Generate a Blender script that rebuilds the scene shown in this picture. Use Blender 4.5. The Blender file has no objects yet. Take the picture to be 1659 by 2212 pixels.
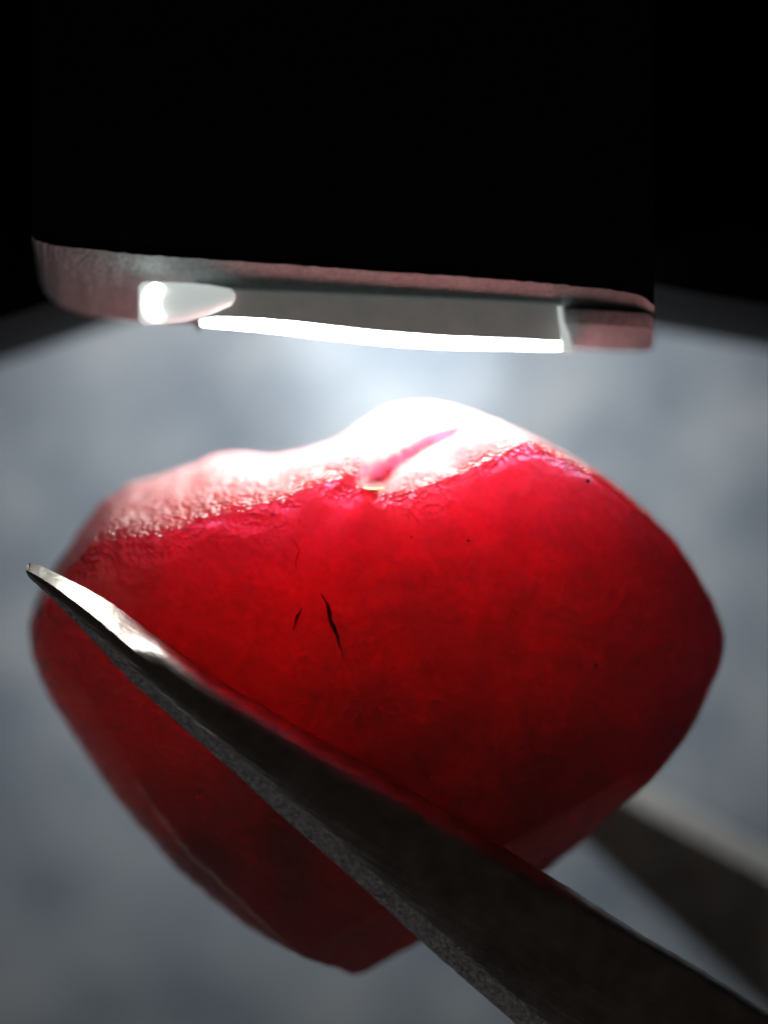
import bpy, bmesh, math, random
import numpy as np
from mathutils import Vector, Matrix, noise

random.seed(4)
scene = bpy.context.scene

# ---------------------------------------------------------------- frame of reference
# The view looks steeply down on a sheet; lengths below are millimetres in a frame
# (x right, y up along the picture, z towards the viewer) with the stone at its origin.
# V() turns that into world metres (world Z is up, the sheet lies at Z = 0).
TILT = math.radians(-16)
HEIGHT = 12.5
DIST = 80.0
cx_ = Vector((1, 0, 0))
cy_ = Vector((0, math.cos(TILT), math.sin(TILT)))
cz_ = Vector((0, -math.sin(TILT), math.cos(TILT)))
ORG = Vector((0, 0, HEIGHT))

def V(x, y, z):
    return (ORG + cx_ * x + cy_ * y + cz_ * z) * 0.001

def mm(px, py, z=0.0):
    """Measured sheet position (100 units = 1 mm at the stone) at depth z."""
    k = (DIST - z) / DIST / 100.0
    return ((px - 829.5) * k, (1106.0 - py) * k, z)

# ---------------------------------------------------------------- camera
cam = bpy.data.cameras.new("camera")
cam_o = bpy.data.objects.new("camera", cam)
scene.collection.objects.link(cam_o)
rot = Matrix((cx_, cy_, cz_)).transposed().to_4x4()
rot.translation = V(0, 0, DIST)
cam_o.matrix_world = rot
cam.sensor_fit = 'VERTICAL'
cam.sensor_height = 24.0
cam.lens = 24.0 * DIST / 22.12
cam.clip_start = 0.002
cam.clip_end = 5.0
cam.dof.use_dof = True
cam.dof.focus_distance = (DIST - 4.15) * 0.001
cam.dof.aperture_fstop = cam.lens / 5.2
scene.camera = cam_o

# ---------------------------------------------------------------- world: a dim room
world = bpy.data.worlds.new("World")
scene.world = world
world.use_nodes = True
bg = world.node_tree.nodes["Background"]
bg.inputs["Color"].default_value = (1.0, 0.80, 0.76, 1)
bg.inputs["Strength"].default_value = 0.014

scene.view_settings.view_transform = 'Standard'
scene.view_settings.look = 'None'
scene.view_settings.exposure = 0.0
scene.view_settings.gamma = 1.0
scene.render.engine = 'CYCLES'
scene.cycles.use_denoising = True
scene.cycles.max_bounces = 6
scene.cycles.use_adaptive_sampling = True
scene.cycles.adaptive_threshold = 0.02
scene.cycles.sample_clamp_indirect = 6.0

# added unseen fill light from low left, brightens the tweezers' lower bevel
fill = bpy.data.lights.new("fill_light", 'AREA')
fill.shape = 'SQUARE'
fill.size = 0.18
fill.energy = 0.05
fill.color = (0.95, 0.97, 1.0)
fill_o = bpy.data.objects.new("fill_light", fill)
scene.collection.objects.link(fill_o)
fill_o.location = V(-250, -300, 80)
fill_o.rotation_euler = (V(0, 0, 0) - V(-250, -300, 80)).to_track_quat('-Z', 'Y').to_euler()

LIGHT = 42.0          # radiance of the lit bar

# ---------------------------------------------------------------- helpers
def new_mat(name):
    m = bpy.data.materials.new(name)
    m.use_nodes = True
    nt = m.node_tree
    return m, nt, nt.nodes["Principled BSDF"], nt.nodes["Material Output"]

def node(nt, typ, **kw):
    n = nt.nodes.new(typ)
    for k, v in kw.items():
        if k in n.inputs:
            n.inputs[k].default_value = v
        else:
            setattr(n, k, v)
    return n

def coords(nt, scale=1000.0):
    """Object coordinates in millimetres."""
    t = nt.nodes.new("ShaderNodeTexCoord")
    mp = nt.nodes.new("ShaderNodeMapping")
    mp.inputs["Scale"].default_value = (scale,) * 3
    nt.links.new(t.outputs["Object"], mp.inputs["Vector"])
    return mp.outputs["Vector"]

def ramp(nt, fac, stops):
    r = nt.nodes.new("ShaderNodeValToRGB")
    e = r.color_ramp.elements
    while len(e) < len(stops):
        e.new(0.5)
    for el, (p, c) in zip(e, stops):
        el.position = p
        el.color = c if len(c) == 4 else (*c, 1)
    nt.links.new(fac, r.inputs["Fac"])
    return r.outputs["Color"]

def noise_tex(nt, vec, scale, detail=4, rough=0.5):
    n = nt.nodes.new("ShaderNodeTexNoise")
    n.inputs["Scale"].default_value = scale
    n.inputs["Detail"].default_value = detail
    n.inputs["Roughness"].default_value = rough
    nt.links.new(vec, n.inputs["Vector"])
    return n.outputs["Fac"]

def bump(nt, height, strength, dist_mm, normal=None):
    b = nt.nodes.new("ShaderNodeBump")
    b.inputs["Strength"].default_value = strength
    b.inputs["Distance"].default_value = dist_mm * 0.001
    nt.links.new(height, b.inputs["Height"])
    if normal is not None:
        nt.links.new(normal, b.inputs["Normal"])
    return b.outputs["Normal"]

def thing(name, loc_mm, label, cat):
    o = bpy.data.objects.new(name, None)
    o.empty_display_size = 0.002
    o.location = V(*loc_mm)
    scene.collection.objects.link(o)
    o["label"] = label
    o["category"] = cat
    return o

def build(name, verts, faces, mat, parent=None, smooth=40, label=None):
    """verts in the millimetre frame; parent is an Empty or a part."""
    base = Vector((0, 0, 0))
    p = parent
    while p is not None:
        base += p.location
        p = p.parent
    me = bpy.data.meshes.new(name)
    me.from_pydata([tuple(V(*v) - base) for v in verts], [], faces)
    bm = bmesh.new()
    bm.from_mesh(me)
    bmesh.ops.remove_doubles(bm, verts=bm.verts, dist=1e-7)
    bmesh.ops.recalc_face_normals(bm, faces=bm.faces)
    bm.to_mesh(me)
    bm.free()
    if smooth:
        me.shade_smooth()
        me.set_sharp_from_angle(angle=math.radians(smooth))
    me.materials.append(mat)
    o = bpy.data.objects.new(name, me)
    scene.collection.objects.link(o)
    o.parent = parent
    if label:
        o["label"] = label
    return o

def loft(sections, closed_ends=True):
    """Closed rings of equal length -> verts, faces."""
    n = len(sections[0])
    verts = [p for s in sections for p in s]
    faces = []
    for i in range(len(sections) - 1):
        for j in range(n):
            k = (j + 1) % n
            faces.append((i * n + j, i * n + k, (i + 1) * n + k, (i + 1) * n + j))
    if closed_ends:
        faces.append(tuple(range(n - 1, -1, -1)))
        m = (len(sections) - 1) * n
        faces.append(tuple(range(m, m + n)))
    return verts, faces

def interp(pts, x):
    xs = [p[0] for p in pts]
    ys = [p[1] for p in pts]
    return float(np.interp(x, xs, ys))

def sstep(a, b, x):
    t = np.clip((x - a) / (b - a), 0, 1)
    return t * t * (3 - 2 * t)

# ---------------------------------------------------------------- materials
def mat_sheet():
    m, nt, p, out = new_mat("grey sheet")
    v = coords(nt)
    a = noise_tex(nt, v, 0.34, 4, 0.6)
    col = ramp(nt, a, [(0.36, (0.25, 0.295, 0.36)), (0.52, (0.37, 0.415, 0.48)), (0.66, (0.48, 0.52, 0.57))])
    b = noise_tex(nt, v, 0.11, 2, 0.5)
    tint = ramp(nt, b, [(0.60, (1, 1, 1)), (0.74, (0.90, 0.92, 0.74))])
    mx = node(nt, "ShaderNodeMix", data_type='RGBA', blend_type='MULTIPLY')
    mx.inputs["Factor"].default_value = 1.0
    nt.links.new(col, mx.inputs[6]); nt.links.new(tint, mx.inputs[7])
    nt.links.new(mx.outputs[2], p.inputs["Base Color"])
    p.inputs["Roughness"].default_value = 0.7
    f = noise_tex(nt, v, 3.0, 4, 0.6)
    nt.links.new(bump(nt, f, 0.5, 0.2), p.inputs["Normal"])
    return m

def mat_stone():
    m, nt, p, out = new_mat("red translucent gem")
    v = coords(nt)
    zo = node(nt, "ShaderNodeAttribute", attribute_name="glow_tint")
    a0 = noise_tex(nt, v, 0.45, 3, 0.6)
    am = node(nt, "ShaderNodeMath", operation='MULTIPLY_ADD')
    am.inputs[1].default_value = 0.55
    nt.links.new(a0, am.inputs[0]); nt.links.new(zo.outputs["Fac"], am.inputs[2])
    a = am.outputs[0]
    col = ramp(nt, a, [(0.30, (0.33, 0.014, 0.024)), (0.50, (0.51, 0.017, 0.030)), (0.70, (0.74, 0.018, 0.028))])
    # fine pin-sized dark flecks
    fl = nt.nodes.new("ShaderNodeTexVoronoi")
    fl.inputs["Scale"].default_value = 0.75
    nt.links.new(v, fl.inputs["Vector"])
    spot = ramp(nt, fl.outputs["Distance"], [(0.022, (0.12, 0.02, 0.02)), (0.045, (1, 1, 1))])
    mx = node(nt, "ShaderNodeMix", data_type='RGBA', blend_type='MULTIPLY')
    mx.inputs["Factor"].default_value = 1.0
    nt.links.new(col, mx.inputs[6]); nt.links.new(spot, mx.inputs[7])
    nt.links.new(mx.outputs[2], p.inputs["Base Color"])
    p.subsurface_method = 'RANDOM_WALK'
    p.inputs["Subsurface Weight"].default_value = 1.0
    p.inputs["Subsurface Radius"].default_value = (1.0, 0.80, 1.0)
    p.inputs["Subsurface Scale"].default_value = 0.020
    p.inputs["Subsurface Anisotropy"].default_value = 0.5
    p.inputs["IOR"].default_value = 1.7
    r = noise_tex(nt, v, 2.2, 2, 0.6)
    rr = ramp(nt, r, [(0.3, (0.20,) * 3), (0.7, (0.36,) * 3)])
    wr = node(nt, "ShaderNodeAttribute", attribute_name="wear")
    sm = node(nt, "ShaderNodeMix", data_type='RGBA')
    nt.links.new(wr.outputs["Fac"], sm.inputs["Factor"])
    nt.links.new(rr, sm.inputs[6]); sm.inputs[7].default_value = (0.10, 0.10, 0.10, 1)
    nt.links.new(sm.outputs[2], p.inputs["Roughness"])
    h1 = noise_tex(nt, v, 1.6, 2, 0.55)
    h2 = noise_tex(nt, v, 9.0, 2, 0.6)
    n1 = bump(nt, h1, 0.25, 0.10)
    n15 = bump(nt, h2, 0.30, 0.030, n1)
    # pitted wear along the ridge
    at = node(nt, "ShaderNodeAttribute", attribute_name="wear")
    vo = nt.nodes.new("ShaderNodeTexVoronoi")
    vo.inputs["Scale"].default_value = 8.5
    nt.links.new(v, vo.inputs["Vector"])
    inv = node(nt, "ShaderNodeMath", operation='SUBTRACT')
    inv.inputs[0].default_value = 1.0
    sq = node(nt, "ShaderNodeMath", operation='MULTIPLY')
    nt.links.new(vo.outputs["Distance"], sq.inputs[0]); nt.links.new(vo.outputs["Distance"], sq.inputs[1])
    nt.links.new(sq.outputs[0], inv.inputs[1])
    nz = noise_tex(nt, v, 3.0, 2, 0.6)
    ad = node(nt, "ShaderNodeMath", operation='ADD')
    nt.links.new(inv.outputs[0], ad.inputs[0]); nt.links.new(nz, ad.inputs[1])
    pm = noise_tex(nt, v, 1.3, 1, 0.6)
    pr = ramp(nt, pm, [(0.32, (0.2, 0.2, 0.2)), (0.55, (1, 1, 1))])
    mp_ = node(nt, "ShaderNodeMath", operation='MULTIPLY')
    nt.links.new(ad.outputs[0], mp_.inputs[0]); nt.links.new(pr, mp_.inputs[1])
    h3 = mp_.outputs[0]
    dn = nt.nodes.new("ShaderNodeTexNoise")
    dn.inputs["Scale"].default_value = 2.5
    dn.inputs["Detail"].default_value = 0
    nt.links.new(v, dn.inputs["Vector"])
    dv = node(nt, "ShaderNodeVectorMath", operation='MULTIPLY_ADD')
    dv.inputs[1].default_value = (0.2, 0.2, 0.2)
    nt.links.new(dn.outputs["Color"], dv.inputs[0]); nt.links.new(v, dv.inputs[2])
    nt.links.new(dv.outputs[0], vo.inputs["Vector"])
    mul = node(nt, "ShaderNodeMath", operation='MULTIPLY')
    nt.links.new(h3, mul.inputs[0]); nt.links.new(at.outputs["Fac"], mul.inputs[1])
    n2 = bump(nt, mul.outputs[0], 1.0, 0.22, n15)
    nt.links.new(n2, p.inputs["Normal"])
    # abraded, slightly chalky skin over the clear red body
    d = nt.nodes.new("ShaderNodeBsdfDiffuse")
    d.inputs["Color"].default_value = (0.48, 0.315, 0.305, 1)
    nt.links.new(n2, d.inputs["Normal"])
    sk = noise_tex(nt, v, 1.1, 2, 0.6)
    fac = nt.nodes.new("ShaderNodeMapRange")
    fac.inputs["From Min"].default_value = 0.3; fac.inputs["From Max"].default_value = 0.7
    fac.inputs["To Min"].default_value = 0.46; fac.inputs["To Max"].default_value = 0.6
    nt.links.new(sk, fac.inputs["Value"])
    ms = nt.nodes.new("ShaderNodeMixShader")
    nt.links.new(fac.outputs["Result"], ms.inputs["Fac"])
    nt.links.new(p.outputs["BSDF"], ms.inputs[1]); nt.links.new(d.outputs["BSDF"], ms.inputs[2])
    nt.links.new(ms.outputs["Shader"], out.inputs["Surface"])
    return m

def mat_crack():
    m, nt, p, out = new_mat("dark fissure")
    v = coords(nt)
    a = noise_tex(nt, v, 6.0, 3)
    nt.links.new(ramp(nt, a, [(0.3, (0.004, 0.003, 0.003)), (0.7, (0.02, 0.012, 0.010))]), p.inputs["Base Color"])
    p.inputs["Roughness"].default_value = 0.6
    return m

def mat_steel():
    m, nt, p, out = new_mat("worn steel")
    v = coords(nt)
    a = noise_tex(nt, v, 1.4, 5, 0.6)
    nt.links.new(ramp(nt, a, [(0.3, (0.30, 0.28, 0.25)), (0.7, (0.52, 0.50, 0.46))]), p.inputs["Base Color"])
    p.inputs["Metallic"].default_value = 1.0
    r = noise_tex(nt, v, 5.0, 4, 0.6)
    nt.links.new(ramp(nt, r, [(0.3, (0.34,) * 3), (0.7, (0.48,) * 3)]), p.inputs["Roughness"])
    h = noise_tex(nt, v, 8.0, 4, 0.65)
    nb = bump(nt, h, 0.4, 0.03)
    # long grinding lines running along the arms
    st = nt.nodes.new("ShaderNodeMapping")
    st.inputs["Rotation"].default_value = (0, 0, math.radians(31))
    tc = nt.nodes.new("ShaderNodeVectorMath"); tc.operation = 'MULTIPLY'
    nt.links.new(v, st.inputs["Vector"])
    nt.links.new(st.outputs["Vector"], tc.inputs[0]); tc.inputs[1].default_value = (0.35, 9.0, 4.0)
    hl = noise_tex(nt, tc.outputs[0], 1.0, 4, 0.6)
    nt.links.new(bump(nt, hl, 0.7, 0.03, nb), p.inputs["Normal"])
    return m

def mat_ground_edge(metal=1.0):
    m, nt, p, out = new_mat("ground steel edge")
    v = coords(nt)
    a = noise_tex(nt, v, 9.0, 5, 0.7)
    nt.links.new(ramp(nt, a, [(0.38, (0.42, 0.41, 0.40)), (0.62, (0.95, 0.93, 0.90))]), p.inputs["Base Color"])
    p.inputs["Metallic"].default_value = metal
    p.inputs["Roughness"].default_value = 0.30
    h = noise_tex(nt, v, 11.0, 4, 0.7)
    nt.links.new(bump(nt, h, 1.0, 0.07), p.inputs["Normal"])
    return m

def mat_black():
    m, nt, p, out = new_mat("black plastic")
    v = coords(nt)
    a = noise_tex(nt, v, 1.2, 4)
    nt.links.new(ramp(nt, a, [(0.3, (0.005, 0.005, 0.005)), (0.7, (0.009, 0.0085, 0.0085))]), p.inputs["Base Color"])
    p.inputs["Roughness"].default_value = 0.65
    nt.links.new(bump(nt, noise_tex(nt, v, 7, 4, 0.6), 0.6, 0.03), p.inputs["Normal"])
    return m

def mat_lip():
    m, nt, p, out = new_mat("grained grey plastic")
    v = coords(nt)
    a = noise_tex(nt, v, 7.0, 5, 0.65)
    nt.links.new(ramp(nt, a, [(0.3, (0.26, 0.27, 0.28)), (0.7, (0.44, 0.46, 0.47))]), p.inputs["Base Color"])
    p.inputs["Roughness"].default_value = 0.45
    nt.links.new(bump(nt, noise_tex(nt, v, 9, 4, 0.65), 1.0, 0.05), p.inputs["Normal"])
    return m

def mat_pane():
    m, nt, p, out = new_mat("frosted pane")
    v = coords(nt)
    a = noise_tex(nt, v, 2.0, 4)
    nt.links.new(ramp(nt, a, [(0.3, (0.16, 0.20, 0.19)), (0.7, (0.22, 0.26, 0.25))]), p.inputs["Base Color"])
    p.inputs["Roughness"].default_value = 0.35
    p.inputs["Transmission Weight"].default_value = 0.0
    p.inputs["Emission Color"].default_value = (0.84, 1.0, 0.95, 1)
    p.inputs["Emission Strength"].default_value = 0.065
    p.inputs["Subsurface Radius"].default_value = (1, 1, 1)
    p.inputs["Subsurface Scale"].default_value = 0.0012
    return m

def mat_emit(name, col, strength, rough=0.3):
    m, nt, p, out = new_mat(name)
    p.inputs["Base Color"].default_value = (0.8, 0.82, 0.80, 1)
    p.inputs["Roughness"].default_value = rough
    p.inputs["Emission Color"].default_value = (*col, 1)
    p.inputs["Emission Strength"].default_value = strength
    return m

M_VEIN = mat_crack()
M_VEIN.name = "rust red vein"
_r = [n for n in M_VEIN.node_tree.nodes if n.type == 'VALTORGB'][0]
_r.color_ramp.elements[0].color = (0.35, 0.03, 0.02, 1)
_r.color_ramp.elements[1].color = (0.6, 0.06, 0.03, 1)
M_GLINT = mat_crack()  # colour of the glint painted in the notch
M_GLINT.name = "yellow green glint paint"
_r = [n for n in M_GLINT.node_tree.nodes if n.type == 'VALTORGB'][0]
_r.color_ramp.elements[0].color = (0.30, 0.32, 0.04, 1)
_r.color_ramp.elements[1].color = (0.70, 0.72, 0.20, 1)
M_SHEET, M_STONE, M_CRACK, M_STEEL, M_EDGE = mat_sheet(), mat_stone(), mat_crack(), mat_steel(), mat_ground_edge()
M_LIT_EDGE = mat_ground_edge(0.0)  # far arm's top bevel: lamplight put into a pale non-metal colour
M_HOOD = mat_black()
M_HOOD.name = "matt black hood"
_r = [n for n in M_HOOD.node_tree.nodes if n.type == 'VALTORGB'][0]
_r.color_ramp.elements[0].color = (0.0030, 0.0024, 0.0022, 1)
_r.color_ramp.elements[1].color = (0.0045, 0.0036, 0.0032, 1)
M_HOOD.node_tree.nodes["Principled BSDF"].inputs["Specular IOR Level"].default_value = 0.1
M_BLACK, M_LIP, M_PANE = mat_black(), mat_lip(), mat_pane()
M_BAR = mat_emit("lit white bar", (0.95, 1.0, 0.98), LIGHT)
_nt = M_BAR.node_tree
_c = ramp(_nt, noise_tex(_nt, coords(_nt), 0.9, 2, 0.5), [(0.3, (0.45, 0.48, 0.46)), (0.65, (1.15, 1.2, 1.18))])
_nt.links.new(_c, _nt.nodes["Principled BSDF"].inputs["Emission Color"])
M_LENS = mat_emit("lit lens face", (0.95, 1.0, 0.92), 8.0)
M_TUBE = mat_emit("frosted lens tube", (0.92, 1.0, 0.97), 0.5)

# ---------------------------------------------------------------- sheet under everything
def make_sheet():
    me = bpy.data.meshes.new("table_surface")
    n, half = 60, 0.25
    vs, fs = [], []
    for i in range(n + 1):
        for j in range(n + 1):
            x, y = (i / n * 2 - 1) * half, (j / n * 2 - 1) * half
            z = 0.0006 * noise.noise(Vector((x * 60, y * 60, 0.3)))
            vs.append((x, y, z))
    for i in range(n):
        for j in range(n):
            a = i * (n + 1) + j
            fs.append((a, a + n + 1, a + n + 2, a + 1))
    me.from_pydata(vs, [], fs)
    me.shade_smooth()
    me.materials.append(M_SHEET)
    o = bpy.data.objects.new("table_surface", me)
    scene.collection.objects.link(o)
    o["kind"] = "structure"
    o["label"] = "pale grey blurred table surface behind the red stone"
make_sheet()

# ---------------------------------------------------------------- the stone
OUT = [(905,870),(960,875),(1020,892),(1090,918),(1150,945),(1220,980),(1290,1020),(1350,1065),(1410,1120),
       (1455,1170),(1495,1230),(1530,1290),(1550,1340),(1557,1385),(1548,1430),(1530,1475),(1500,1540),(1470,1592),
       (1430,1642),(1385,1690),(1330,1742),(1270,1800),(1170,1880),(1080,1935),(1000,1980),(905,2030),(850,2058),
       (795,2090),(755,2094),(725,2076),(690,2064),(640,2045),(560,2010),(500,1968),(440,1920),(380,1868),(330,1812),
       (280,1755),(230,1692),(190,1632),(150,1570),(112,1510),(85,1455),(70,1400),(66,1350),(75,1308),(95,1265),
       (130,1210),(160,1166),(200,1110),(240,1070),(290,1042),(340,1028),(400,1010),(440,995),(480,982),(530,979),
       (580,984),(640,977),(700,960),(750,935),(795,905),(845,880)]
CREST = [(60,1360),(120,1300),(180,1215),(260,1165),(340,1165),(420,1150),(500,1120),(570,1100),(650,1072),(720,1045),
         (780,1040),(820,1064),(880,1064),(950,1040),(1040,1008),(1100,972),(1150,955),(1220,985),(1290,1024),(1350,1068),(1410,1123),(1455,1173),(1495,1233),(1530,1293),(1550,1343),(1560,1390)]
CREASE = [(700,1075),(790,1052),(850,1010),(920,965),(1010,925),(1100,915)]

def outline(n):
    P = np.array(OUT, float)
    m = len(P)
    dense = []
    for i in range(m):
        p0, p1, p2, p3 = P[i - 1], P[i], P[(i + 1) % m], P[(i + 2) % m]
        for t in np.linspace(0, 1, 24, endpoint=False):
            dense.append(0.5 * ((2 * p1) + (-p0 + p2) * t + (2 * p0 - 5 * p1 + 4 * p2 - p3) * t * t
                                + (-p0 + 3 * p1 - 3 * p2 + p3) * t ** 3))
    D = np.array(dense)
    seg = np.linalg.norm(np.roll(D, -1, 0) - D, axis=1)
    s = np.concatenate([[0], np.cumsum(seg)])
    D2 = np.vstack([D, D[:1]])
    u = np.linspace(0, s[-1], n, endpoint=False)
    return np.stack([np.interp(u, s, D2[:, 0]), np.interp(u, s, D2[:, 1])], 1)

NA, NR, NB = 860, 185, 44
RING = outline(NA)
for _i in range(NA):
    _q = RING[_i]
    _w = 2.6 * noise.noise(Vector((_q[0] * 0.03, _q[1] * 0.03, 0))) + 1.6 * noise.noise(Vector((_q[0] * 0.11, _q[1] * 0.11, 4)))
    RING[_i] = _q + (_q - np.array([800.0, 1480.0])) / np.linalg.norm(_q - np.array([800.0, 1480.0])) * _w
COARSE = RING[::2]
CEN = np.array([800.0, 1480.0])
# upper boundary of the outline as a function of x
_up = RING[(RING[:, 1] < 1390)]
_up = _up[np.argsort(_up[:, 0])]

def front_z(px, py):
    """Depth (mm) of the stone's near surface, arrays of sheet positions."""
    x = (px - 829.5) / 100
    y = (1106 - py) / 100
    zf = 3.75 + 0.055 * y - 0.010 * (x - 0.3) ** 2 - 0.006 * (y + 3.5) ** 2
    # right flank turns away from the lamp side
    zf = zf - 0.55 * sstep(1150, 1560, px) ** 1.5
    zf = zf - 0.35 * (1 - sstep(80, 360, px))
    # roof between top outline and crest line
    yo = np.interp(px, _up[:, 0], _up[:, 1])
    yc = np.interp(px, [c[0] for c in CREST], [c[1] for c in CREST])
    f = np.clip((py - yo) / np.maximum(yc - yo, 12), 0, 3)
    simple = np.clip(1 - np.clip(1 - f, 0, 1) ** 1.7, 0, 1) ** 0.92
    ycr = np.interp(px, [c[0] for c in CREASE], [c[1] for c in CREASE])
    fa = np.clip((py - yo) / np.maximum(ycr - yo, 8), 0, 1)
    fb = np.clip((py - ycr) / np.maximum(yc - ycr, 8), 0, 1)
    lobe = 0.50 * np.clip(1 - (1 - np.clip(fa, 0, 1)) ** 1.9, 0, 1) ** 0.75 - 0.07 * np.exp(-((py - ycr) / 11.0) ** 2)
    two = np.where(py < ycr, lobe, 0.43 + 0.57 * fb ** 0.9)
    w = sstep(775, 835, px) * (1 - sstep(960, 1060, px))
    roof = simple * (1 - w) + two * w
    roof = np.where(py > yc + 2, 1.0, np.minimum(roof, 1.0))
    # roll-off at the outline
    P = np.stack([px, py], 1)
    d = np.full(len(px), 1e9)
    for i in range(len(COARSE)):
        a = COARSE[i]; b = COARSE[(i + 1) % len(COARSE)]
        ab = b - a
        t = np.clip(((P - a) @ ab) / (ab @ ab), 0, 1)
        q = P - (a + t[:, None] * ab)
        d = np.minimum(d, np.einsum('ij,ij->i', q, q))
    d = np.sqrt(d)
    low = sstep(1250, 1700, py)
    R = 26 + 45 * low * (1 - sstep(420, 800, px)) + 40 * (1 - sstep(150, 450, px))
    # lower right: flat ground facet
    a = np.array([1385.0, 1690.0]); b = np.array([740.0, 2092.0])
    nrm = np.array([-(b - a)[1], (b - a)[0]]); nrm = nrm / np.linalg.norm(nrm)
    side = (P - a) @ nrm
    if ((CEN - a) @ nrm) < 0:
        side = -side
    along = ((P - a) @ (b - a)) / ((b - a) @ (b - a))
    wch = sstep(-0.10, 0.12, along)
    mk = sstep(-0.12, 0.06, along) * (1 - sstep(120, 260, side)) * (1 - sstep(1.0, 1.12, along))
    R = R * (1 - mk) + 14 * mk
    e = np.clip(1 - (1 - np.clip(d / (1.25 * R), 0, 1)) ** 2.6, 0, 1) ** 0.62
    band = 55 + 45 * np.clip(along, 0, 1)
    ch = np.where(along > -0.2, 0.60 + 0.40 * np.clip(side / band, -0.3, 1), 1.0)
    ch = 1 - (1 - ch) * wch
    k = np.minimum(np.minimum(roof, ch), 1)
    z = zf * k * e
    # groove running down from the notch, pit in the notch
    tt = np.clip((py - 1055) / 230, 0, 1)
    gx = 800 - 95 * tt
    g = np.exp(-((px - gx) / (26 + 60 * tt)) ** 2) * sstep(1010, 1060, py) * (1 - sstep(1120, 1330, py))
    z = z - 0.30 * g
    z = z - 1.1 * np.exp(-(((px - 818) / 30) ** 2 + ((py - 1034) / 17) ** 2))
    # hollow left of the notch
    z = z - 0.20 * np.exp(-(((px - 480) / 90) ** 2 + ((py - 1150) / 28) ** 2))
    return z

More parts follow.
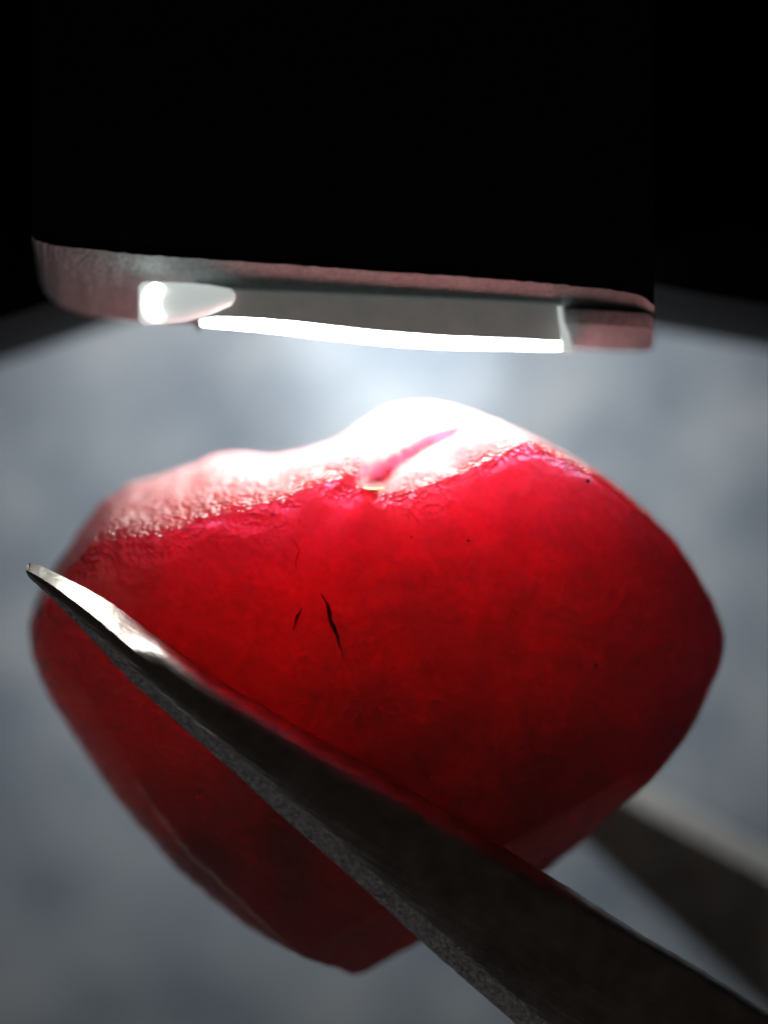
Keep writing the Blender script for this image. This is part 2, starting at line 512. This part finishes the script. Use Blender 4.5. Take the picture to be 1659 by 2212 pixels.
def make_stone():
    root = thing("gemstone", (0, -9.9, 0), "heart shaped translucent red rough gemstone gripped by the steel tweezers", "gemstone")
    us = np.linspace(0, 1, NR + 1)[1:]
    ts = 1 - (1 - us) ** 1.35
    px = [CEN[0]]; py = [CEN[1]]
    for t in ts:
        q = CEN + (RING - CEN) * t
        px.extend(q[:, 0]); py.extend(q[:, 1])
    px = np.array(px); py = np.array(py)
    z = front_z(px, py)
    ycr = np.interp(px, [c[0] for c in CREST], [c[1] for c in CREST])
    patch = np.array([noise.noise(Vector((a * 0.011, b * 0.011, 2.0))) for a, b in zip(px, py)])
    dy = py - ycr
    wear = np.where(dy > 0, np.exp(-(dy / (18 + 34 * np.clip(patch + 0.5, 0, 1.2))) ** 2), np.exp(-(dy / 90) ** 2))
    wear = wear * (1 - sstep(1230, 1330, px)) * sstep(-0.55, 0.1, patch + 0.4 * (px < 620))
    wear = np.maximum(wear, np.exp(-(((px - 385) / 75) ** 2 + ((py - 1150) / 45) ** 2)))
    verts = []
    for i in range(len(px)):
        x, y = (px[i] - 829.5) / 100, (1106 - py[i]) / 100
        calm = 0.4 if py[i] > 1500 else 1.0
        n = calm * (0.055 * noise.noise(Vector((x * 0.9, y * 0.9, 3.1)))
             + 0.030 * noise.noise(Vector((x * 2.6, y * 2.6, 7.7)))
             + 0.014 * noise.noise(Vector((x * 6.5, y * 6.5, 1.2))))
        n += 0.055 * wear[i] * noise.noise(Vector((x * 5.0, y * 5.0, 5.2)))
        fall = min(1.0, max(0.0, z[i] / 2.5)) ** 1.5
        verts.append((x, y, z[i] + n * fall))
    faces = []
    for j in range(NA):
        faces.append((0, 1 + j, 1 + (j + 1) % NA))
    for i in range(NR - 1):
        a = 1 + i * NA; b = a + NA
        for j in range(NA):
            k = (j + 1) % NA
            faces.append((a + j, b + j, b + k, a + k))
    # far side
    last = 1 + (NR - 1) * NA
    prev = last
    for i in range(1, NB + 1):
        t = math.cos(i / NB * math.pi / 2) if i < NB else 0
        t = t ** 0.8 if t > 0 else 0
        zz = -2.8 * math.sin(i / NB * math.pi / 2) ** 1.6
        if i < NB:
            start = len(verts)
            for j in range(NA):
                q = CEN + (RING[j] - CEN) * t
                x, y = (q[0] - 829.5) / 100, (1106 - q[1]) / 100
                zq = zz * (1 - 0.55 * float(sstep(950, 1450, q[0])))
                verts.append((x, y, zq + 0.1 * noise.noise(Vector((x * .8, y * .8, 9))) * min(1, -zz)))
            for j in range(NA):
                k = (j + 1) % NA
                faces.append((prev + j, start + j, start + k, prev + k))
            prev = start
        else:
            c = len(verts)
            verts.append(((CEN[0] - 829.5) / 100, (1106 - CEN[1]) / 100, zz))
            for j in range(NA):
                faces.append((prev + j, c, prev + (j + 1) % NA))
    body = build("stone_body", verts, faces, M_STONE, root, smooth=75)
    att = body.data.attributes.new("wear", 'FLOAT', 'POINT')
    vals = np.zeros(len(body.data.vertices), dtype=np.float32)
    vals[:len(wear)] = wear
    att.data.foreach_set("value", vals)
    # inner glow painted into the stone's colour: brighter left and right, dark patches low
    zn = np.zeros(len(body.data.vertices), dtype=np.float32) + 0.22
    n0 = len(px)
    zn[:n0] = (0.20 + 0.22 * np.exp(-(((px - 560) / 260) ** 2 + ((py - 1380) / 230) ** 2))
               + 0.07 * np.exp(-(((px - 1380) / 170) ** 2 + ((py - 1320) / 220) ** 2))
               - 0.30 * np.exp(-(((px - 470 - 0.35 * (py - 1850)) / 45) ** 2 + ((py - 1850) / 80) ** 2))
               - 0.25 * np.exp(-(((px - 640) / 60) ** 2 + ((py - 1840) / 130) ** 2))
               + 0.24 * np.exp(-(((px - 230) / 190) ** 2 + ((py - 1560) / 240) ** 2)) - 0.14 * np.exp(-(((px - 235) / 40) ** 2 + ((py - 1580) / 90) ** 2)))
    att2 = body.data.attributes.new("glow_tint", 'FLOAT', 'POINT')
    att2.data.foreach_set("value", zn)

    # open dark fissures and pits in the near face
    def fissure(pts, widths, name="crack", mat=None):
        P = np.array(pts, float)
        zz = front_z(P[:, 0], P[:, 1])
        secs = []
        for i in range(len(P)):
            t = P[min(i + 1, len(P) - 1)] - P[max(i - 1, 0)]
            t = t / np.linalg.norm(t)
            nn = np.array([-t[1], t[0]])
            w = widths[i] / 2
            a = P[i] + nn * w; b = P[i] - nn * w
            def q(p, dz):
                return ((p[0] - 829.5) / 100, (1106 - p[1]) / 100, zz[i] + dz)
            lift = 0.08 if name != "crack" and name != "vein" else 0.0
            secs.append([q(a, lift), q(P[i], 0.14 if name != "crack" else 0.035), q(b, lift), q(b, -0.5), q(a, -0.5)])
        v, f = loft(secs)
        return build(name, v, f, mat or M_CRACK, root, smooth=0)
    fissure([(699,1274),(705,1284),(713,1296),(717,1314),(719,1330),(727,1346),(733,1362),(738,1380),(742,1392),(743,1406)],
            [2, 5, 6, 9, 7, 10, 7, 6, 4, 2])
    fissure([(660,1304),(656,1314),(652,1320),(649,1328),(646,1338),(642,1350)], [2, 4, 7, 6, 4, 2])
    fissure([(640,1160),(648,1172),(655,1186),(650,1198),(647,1210),(650,1226)], [0.8, 1.4, 2.0, 2.0, 1.4, 0.8], "vein", M_VEIN)
    fissure([(832,1010),(838,1016),(846,1018)], [5, 10, 5], "pit")
    fissure([(796,1046),(806,1040),(818,1036),(828,1028)], [4, 13, 11, 4], "pit")
    fissure([(784,1056),(796,1059),(812,1060),(828,1056)], [2, 6, 6, 2], "notch_glint", M_GLINT)  # yellow-green glint in the notch, painted as a small sliver
    fissure([(884,1156),(886,1158),(888,1158)], [2, 4, 2], "pit")
    fissure([(1246,1040),(1250,1043),(1254,1043)], [4, 7, 4], "pit")
    fissure([(1000,1163),(1003,1166),(1006,1166)], [3, 5, 3], "pit")
    return root
make_stone()

# ---------------------------------------------------------------- tweezers
UP = [(58,1222),(66,1215),(90,1222),(130,1242),(185,1270),(240,1302),(330,1366),(430,1440),(560,1520),(700,1600),(850,1682),(1000,1772),
      (1120,1850),(1250,1930),(1390,2022),(1500,2085),(1659,2185),(2000,2400),(2600,2770)]
LO = [(58,1238),(66,1250),(82,1264),(105,1284),(145,1325),(190,1372),(280,1468),(400,1575),(530,1690),(650,1800),(790,1922),(900,2024),
      (1000,2112),(1110,2208),(1215,2300),(1300,2372),(1420,2470),(1700,2690),(2300,3160)]

def make_tweezers():
    root = thing("tweezers", mm(2900, 3300, 1.0), "dark steel tweezers with pointed arms holding the red gemstone", "tweezers")
    n = len(UP)
    U = np.array(UP, float); L = np.array(LO, float)
    u = np.linspace(0, n - 1, 190) ** 1.0
    idx = np.arange(n)
    secs, strip_secs = [], []
    for k, t in enumerate(u):
        a = np.array([np.interp(t, idx, U[:, 0]), np.interp(t, idx, U[:, 1])])
        b = np.array([np.interp(t, idx, L[:, 0]), np.interp(t, idx, L[:, 1])])
        w = np.linalg.norm(b - a)
        dirv = (b - a) / w
        s = a[0]
        # nicks and wear along both edges
        a = a + dirv * (2.2 * noise.noise(Vector((s * 0.05, 0.3, 1))) + 1.2 * noise.noise(Vector((s * 0.21, 2.3, 1)))) * min(1, w / 60) * float(sstep(60, 320, s))
        b = b + dirv * (1.8 * noise.noise(Vector((s * 0.06, 4.3, 1))) + 1.2 * noise.noise(Vector((s * 0.25, 6.3, 1)))) * min(1, w / 60) * float(sstep(60, 320, s))
        w = np.linalg.norm(b - a)
        zfr = interp([(58, 4.25), (150, 4.5), (300, 4.75), (800, 4.95), (1659, 4.8), (2600, 4.2)], s)
        th = interp([(58, 0.35), (150, 0.75), (300, 1.15), (800, 1.4), (1659, 1.5), (2600, 1.5)], s)
        zbk = zfr - th
        wt = w * interp([(58, .58), (330, .50), (470, .46), (700, .42), (1000, .28), (1400, .10), (2600, .05)], s)
        dt = min(0.85 * th, 1.75 * wt / 100)
        flat = 1 - float(sstep(290, 370, s))
        wb = w * interp([(58, .10), (200, .12), (300, .20), (600, .22), (900, .17), (1400, .14), (2600, .12)], s)
        wb = min(wb, 46)
        db = min(0.7 * th, wb / 100 * 0.5)
        ring = []
        ring.append((*b, zbk)); ring.append((*b, zfr - db))
        ring.append((*(b - dirv * wb), zfr - 0.02 * th))
        c0 = b - dirv * wb; c1 = a + dirv * wt
        for q in (0.3, 0.65):
            pnt = c0 + (c1 - c0) * q
            ring.append((*pnt, zfr + 0.03 * th * math.sin(q * math.pi)))
        for q in np.linspace(0, 1, 8):
            ang = q * math.pi / 2
            fw = (1 - math.sin(ang)) * (1 - flat) + (1 - q) * flat
            fd = (1 - math.cos(ang)) * (1 - flat) + q * flat
            ring.append((*(a + dirv * wt * fw), zfr - dt * fd))
        ring.append((*(a + dirv * 0.03 * w), zbk + 0.1 * th))
        ring.append((*(a + dirv * 0.12 * w), zbk))
        secs.append([mm(*r) for r in ring])
    v, f = loft(secs)
    arm = build("arm", v, f, M_STEEL, root, smooth=32, label="near tweezer arm crossing in front of the stone")
    # the ground lower bevel of the near arm is rougher metal
    arm.data.materials.append(M_EDGE)
    nn = len(secs[0])
    for poly in arm.data.polygons:
        if len(poly.vertices) == 4 and poly.index % nn == 1:
            poly.material_index = 1
    # far arm behind the stone
    UB = [(640,1262),(700,1300),(1000,1478),(1355,1686),(1500,1768),(1659,1856),(2000,2050),(2700,2450)]
    LB = [(560,1300),(640,1385),(900,1595),(1245,1806),(1440,1985),(1659,2190),(2020,2510),(2640,3120)]
    U = np.array(UB, float); L = np.array(LB, float)
    idx = np.arange(len(U))
    secs = []
    for t in np.linspace(0, len(U) - 1, 120):
        a = np.array([np.interp(t, idx, U[:, 0]), np.interp(t, idx, U[:, 1])])
        b = np.array([np.interp(t, idx, L[:, 0]), np.interp(t, idx, L[:, 1])])
        w = np.linalg.norm(b - a); dirv = (b - a) / w
        a = a + dirv * 2 * noise.noise(Vector((a[0] * 0.05, 9.3, 1)))
        zfr = interp([(560, -2.9), (900, -3.4), (1350, -4.8), (1659, -5.3), (2700, -3.0)], a[0])
        th = 1.2
        wt = min(58, 0.4 * w)
        a = a + np.array([0.0, -20.0])
        ring = [(*b, zfr - th), (*(b), zfr - 0.2), (*(b - dirv * 12), zfr), (*(a + dirv * wt), zfr)]
        for q in (0.35, 0.7, 1.0):
            ang = q * math.pi / 2
            ring.append((*(a + dirv * wt * (1 - math.sin(ang))), zfr - 0.80 * (1 - math.cos(ang)) - 0.25 * q))
        ring.append((*(a), zfr - th))
        secs.append([mm(*r) for r in ring])
    v, f = loft(secs)
    far = build("arm", v, f, M_STEEL, root, smooth=32, label="far tweezer arm blurred behind the stone")
    far.data.materials.append(M_LIT_EDGE)
    for poly in far.data.polygons:
        if len(poly.vertices) == 4 and poly.index % 8 in (3, 4, 5):
            poly.material_index = 1
    # where both arms are welded together, beyond the lower right of the view
    secs = []
    for t in np.linspace(0, 1, 8):
        a = mm(2560 + 700 * t, 2560 + 520 * t, 0); b = mm(2300 + 700 * t, 3120 + 480 * t, 0)
        r = []
        for (fx, zz) in ((0, -3.6), (0.05, -3.9), (0.95, -3.9), (1, -3.6), (1, 4.4), (.95, 4.8), (.05, 4.8), (0, 4.4)):
            r.append((a[0] + (b[0] - a[0]) * fx, a[1] + (b[1] - a[1]) * fx, zz * (1 - 0.35 * t)))
        secs.append(r)
    v, f = loft(secs)
    build("joint", v, f, M_STEEL, root, smooth=30)
make_tweezers()

# ---------------------------------------------------------------- the lamp head
def make_lamp():
    root = thing("lamp_head", mm(800, 745, 0.5), "black lamp head with lit white light bar just above the stone", "lamp")
    EDGE = [(70,512),(78,520),(95,527),(130,533),(200,541),(300,552),(500,566),(700,580),(1000,600),(1200,616),(1300,626),(1360,634),(1392,644),(1412,662)]
    LOWE = [(84,585),(88,610),(100,634),(130,660),(190,682),(300,696),(500,704),(700,716),(1000,734),(1200,744),(1300,748),(1360,750),(1394,748),(1408,735)]
    n = 150
    idx = np.arange(len(EDGE))
    E = np.array(EDGE, float); Lw = np.array(LOWE, float)
    secs = []
    lip = []
    for t in np.linspace(0, len(EDGE) - 1, n):
        e = np.array([np.interp(t, idx, E[:, 0]), np.interp(t, idx, E[:, 1])])
        l = np.array([np.interp(t, idx, Lw[:, 0]), np.interp(t, idx, Lw[:, 1])])
        jy = 2.5 * noise.noise(Vector((e[0] * 0.045, 0.2, 0))) + 1.8 * noise.noise(Vector((e[0] * 0.17, 5.2, 0)))
        e2 = e + np.array([0, jy])
        top = mm(e[0], -300, 1.2)
        topb = mm(e[0], -300, -6)
        ring = [mm(*(e2 + (0, -6)), 3.25), mm(*(e2 + (0, -60)), 3.3), top, topb, mm(*(l + (0, -360)), -5.5), mm(*(l + (0, -240)), -0.3), mm(*(l + (0, -205)), 0.4), mm(*(l + (0, -20)), 1.0), mm(*(e2 + (0, 12)), 3.0)]
        secs.append(ring)
        # the grained strip sits a hair proud of the housing
        m1 = e2 * 0.5 + l * 0.5
        lip.append([mm(*(e2 + (0, -2)), 3.34), mm(*(e2 + (0, 5)), 3.22), mm(*m1, 2.25), mm(*l, 1.15),
                    mm(*(l + (0, -10)), 0.9), mm(*(m1 + (0, -8)), 1.8), mm(*(e2 + (0, 0)), 2.9)])
    v, f = loft(secs)
    build("housing", v, f, M_BLACK, root, smooth=30)
    v, f = loft(lip)
    build("lip", v, f, M_LIP, root, smooth=50, label="grained grey plastic lip along the housing edge")

    # the wide hood behind, its rim dipping at both ends
    RIM = [(-1500,1300),(-700,1010),(-250,860),(-60,800),(70,758),(190,716),(300,680),(380,480),(1340,480),(1400,705),(1460,716),(1560,734),(1700,756),(2100,770),(2900,960)]
    secs = []
    for (px, py) in RIM:
        secs.append([mm(px, py - 90, 0.3), mm(px, py - 50, -1.5), mm(px, py + 4, -4.6), mm(px, py - 4, -5.2), mm(px, -180, -5.2), mm(px, -180, 0.3)])
    v, f = loft(secs)
    build("hood", v, f, M_HOOD, root, smooth=35)

    # light bar
    A = [(436,694),(470,688),(560,692),(640,699),(800,717),(950,729),(1100,735),(1200,740),(1224,741)]
    B = [(436,699),(470,702),(560,709),(700,726),(850,741),(950,747),(1100,750),(1200,752),(1224,750)]
    secs = []
    for x in np.linspace(436, 1222, 60):
        a = interp(A, x) + 1.5 * noise.noise(Vector((x * 0.05, 1, 1))); b = interp(B, x)
        secs.append([mm(x, a, 2.35), mm(x, b - 4, 2.35), mm(x, b, 2.1), mm(x, b + 1, 1.1), mm(x, b - 10, 0.6), mm(x, b - 200, -0.1), mm(x, a - 120, 0.6)])
    v, f = loft(secs)
    build("light_bar", v, f, M_BAR, root, smooth=40)

    # frosted pane in front of the lip, above the bar
    secs = []
    for x in np.linspace(424, 1212, 40):
        t = interp([(452, 622), (700, 632), (1000, 645), (1212, 655)], x)
        a = interp(A, x) - 1.5
        secs.append([mm(x, t, 2.75), mm(x, t + 4, 2.85), mm(x, a, 2.55), mm(x, a, 2.36), mm(x, t, 2.3)])
    v, f = loft(secs)
    build("pane", v, f, M_PANE, root, smooth=40)
    # added opaque cap by the bar's left end, keeps its light off the lip
    secs = [[mm(x, 600, 2.2), mm(x, 700, 2.5), mm(x, 712, 2.2), mm(x, 712, -0.3), mm(x, 480, -0.3), mm(x, 480, 0.8)] for x in (426, 434)]
    v, f = loft(secs)
    build("light_stop", v, f, M_BLACK, root, smooth=0)
    # upright seam where the pane ends
    secs = []
    for (x0, x1, y) in ((1203, 1212, 662), (1206, 1216, 690), (1211, 1228, 720), (1214, 1236, 754)):
        secs.append([mm(x0, y, 2.95), mm(x1, y, 2.95), mm(x1, y, -0.4), mm(x0, y, -0.4)])
    v, f = loft(secs)
    build("seam", v, f, M_TUBE, root, smooth=40)
    # end block on the right with a shadow gap over it
    secs = []
    for (x, t, b) in ((1218, 664, 746), (1260, 666, 752), (1340, 670, 756), (1398, 674, 756), (1410, 684, 750)):
        secs.append([mm(x, t, 2.5), mm(x, t + 4, 2.9), mm(x, t + 34, 2.7), mm(x, b, 1.4), mm(x, b, -1.0), mm(x, t, 0.5)])
    v, f = loft(secs)
    build("end_block", v, f, M_LIP, root, smooth=30)

    # lens: short frosted tube lying along the bar, bright round face at its left end
    secs = []
    ax = [(300, 655, 36), (306, 655, 44), (318, 655, 47), (345, 655, 46), (400, 653, 42), (450, 648, 33), (500, 642, 18), (508, 641, 6)]
    for (x, y, r) in ax:
        secs.append([mm(x + 8 * math.cos(q) * 0, y + r * math.sin(q), 2.95 + r / 100 * math.cos(q)) for q in np.linspace(0, 2 * math.pi, 28, endpoint=False)])
    v, f = loft(secs)
    tube = build("lens", v, f, M_TUBE, root, smooth=45)
    # lens face: slightly turned disc
    secs = []
    for (dx, r, zo) in ((0, 4, 0.0), (-1, 24, 0.0), (0, 34, 0), (7, 38, 0), (16, 37, 0)):
        secs.append([mm(327 + dx + 0.62 * r * math.cos(q), 654 + 1.16 * r * math.sin(q), 3.50 + 0.06 * (1 - r / 38) - 0.010 * dx - 0.004 * 0.62 * r * math.cos(q)) for q in np.linspace(0, 2 * math.pi, 28, endpoint=False)])
    v, f = loft(secs)
    build("lens_face", v, f, M_LENS, tube, smooth=45)
make_lamp()

# added hidden spot, imitates lens bloom as a bright patch on the sheet
bloom = bpy.data.lights.new("bloom_spot", 'SPOT')
bloom.energy = 0.0055
bloom.spot_size = math.radians(36)
bloom.spot_blend = 1.0
bloom.shadow_soft_size = 0.0006
bloom.color = (0.95, 1.0, 0.99)
bloom_o = bpy.data.objects.new("bloom_spot", bloom)
scene.collection.objects.link(bloom_o)
a, b = V(0.3, 5.0, -0.8), V(0.3, 3.75, -12.0)
bloom_o.location = a
bloom_o.rotation_euler = (b - a).to_track_quat('-Z', 'Y').to_euler()
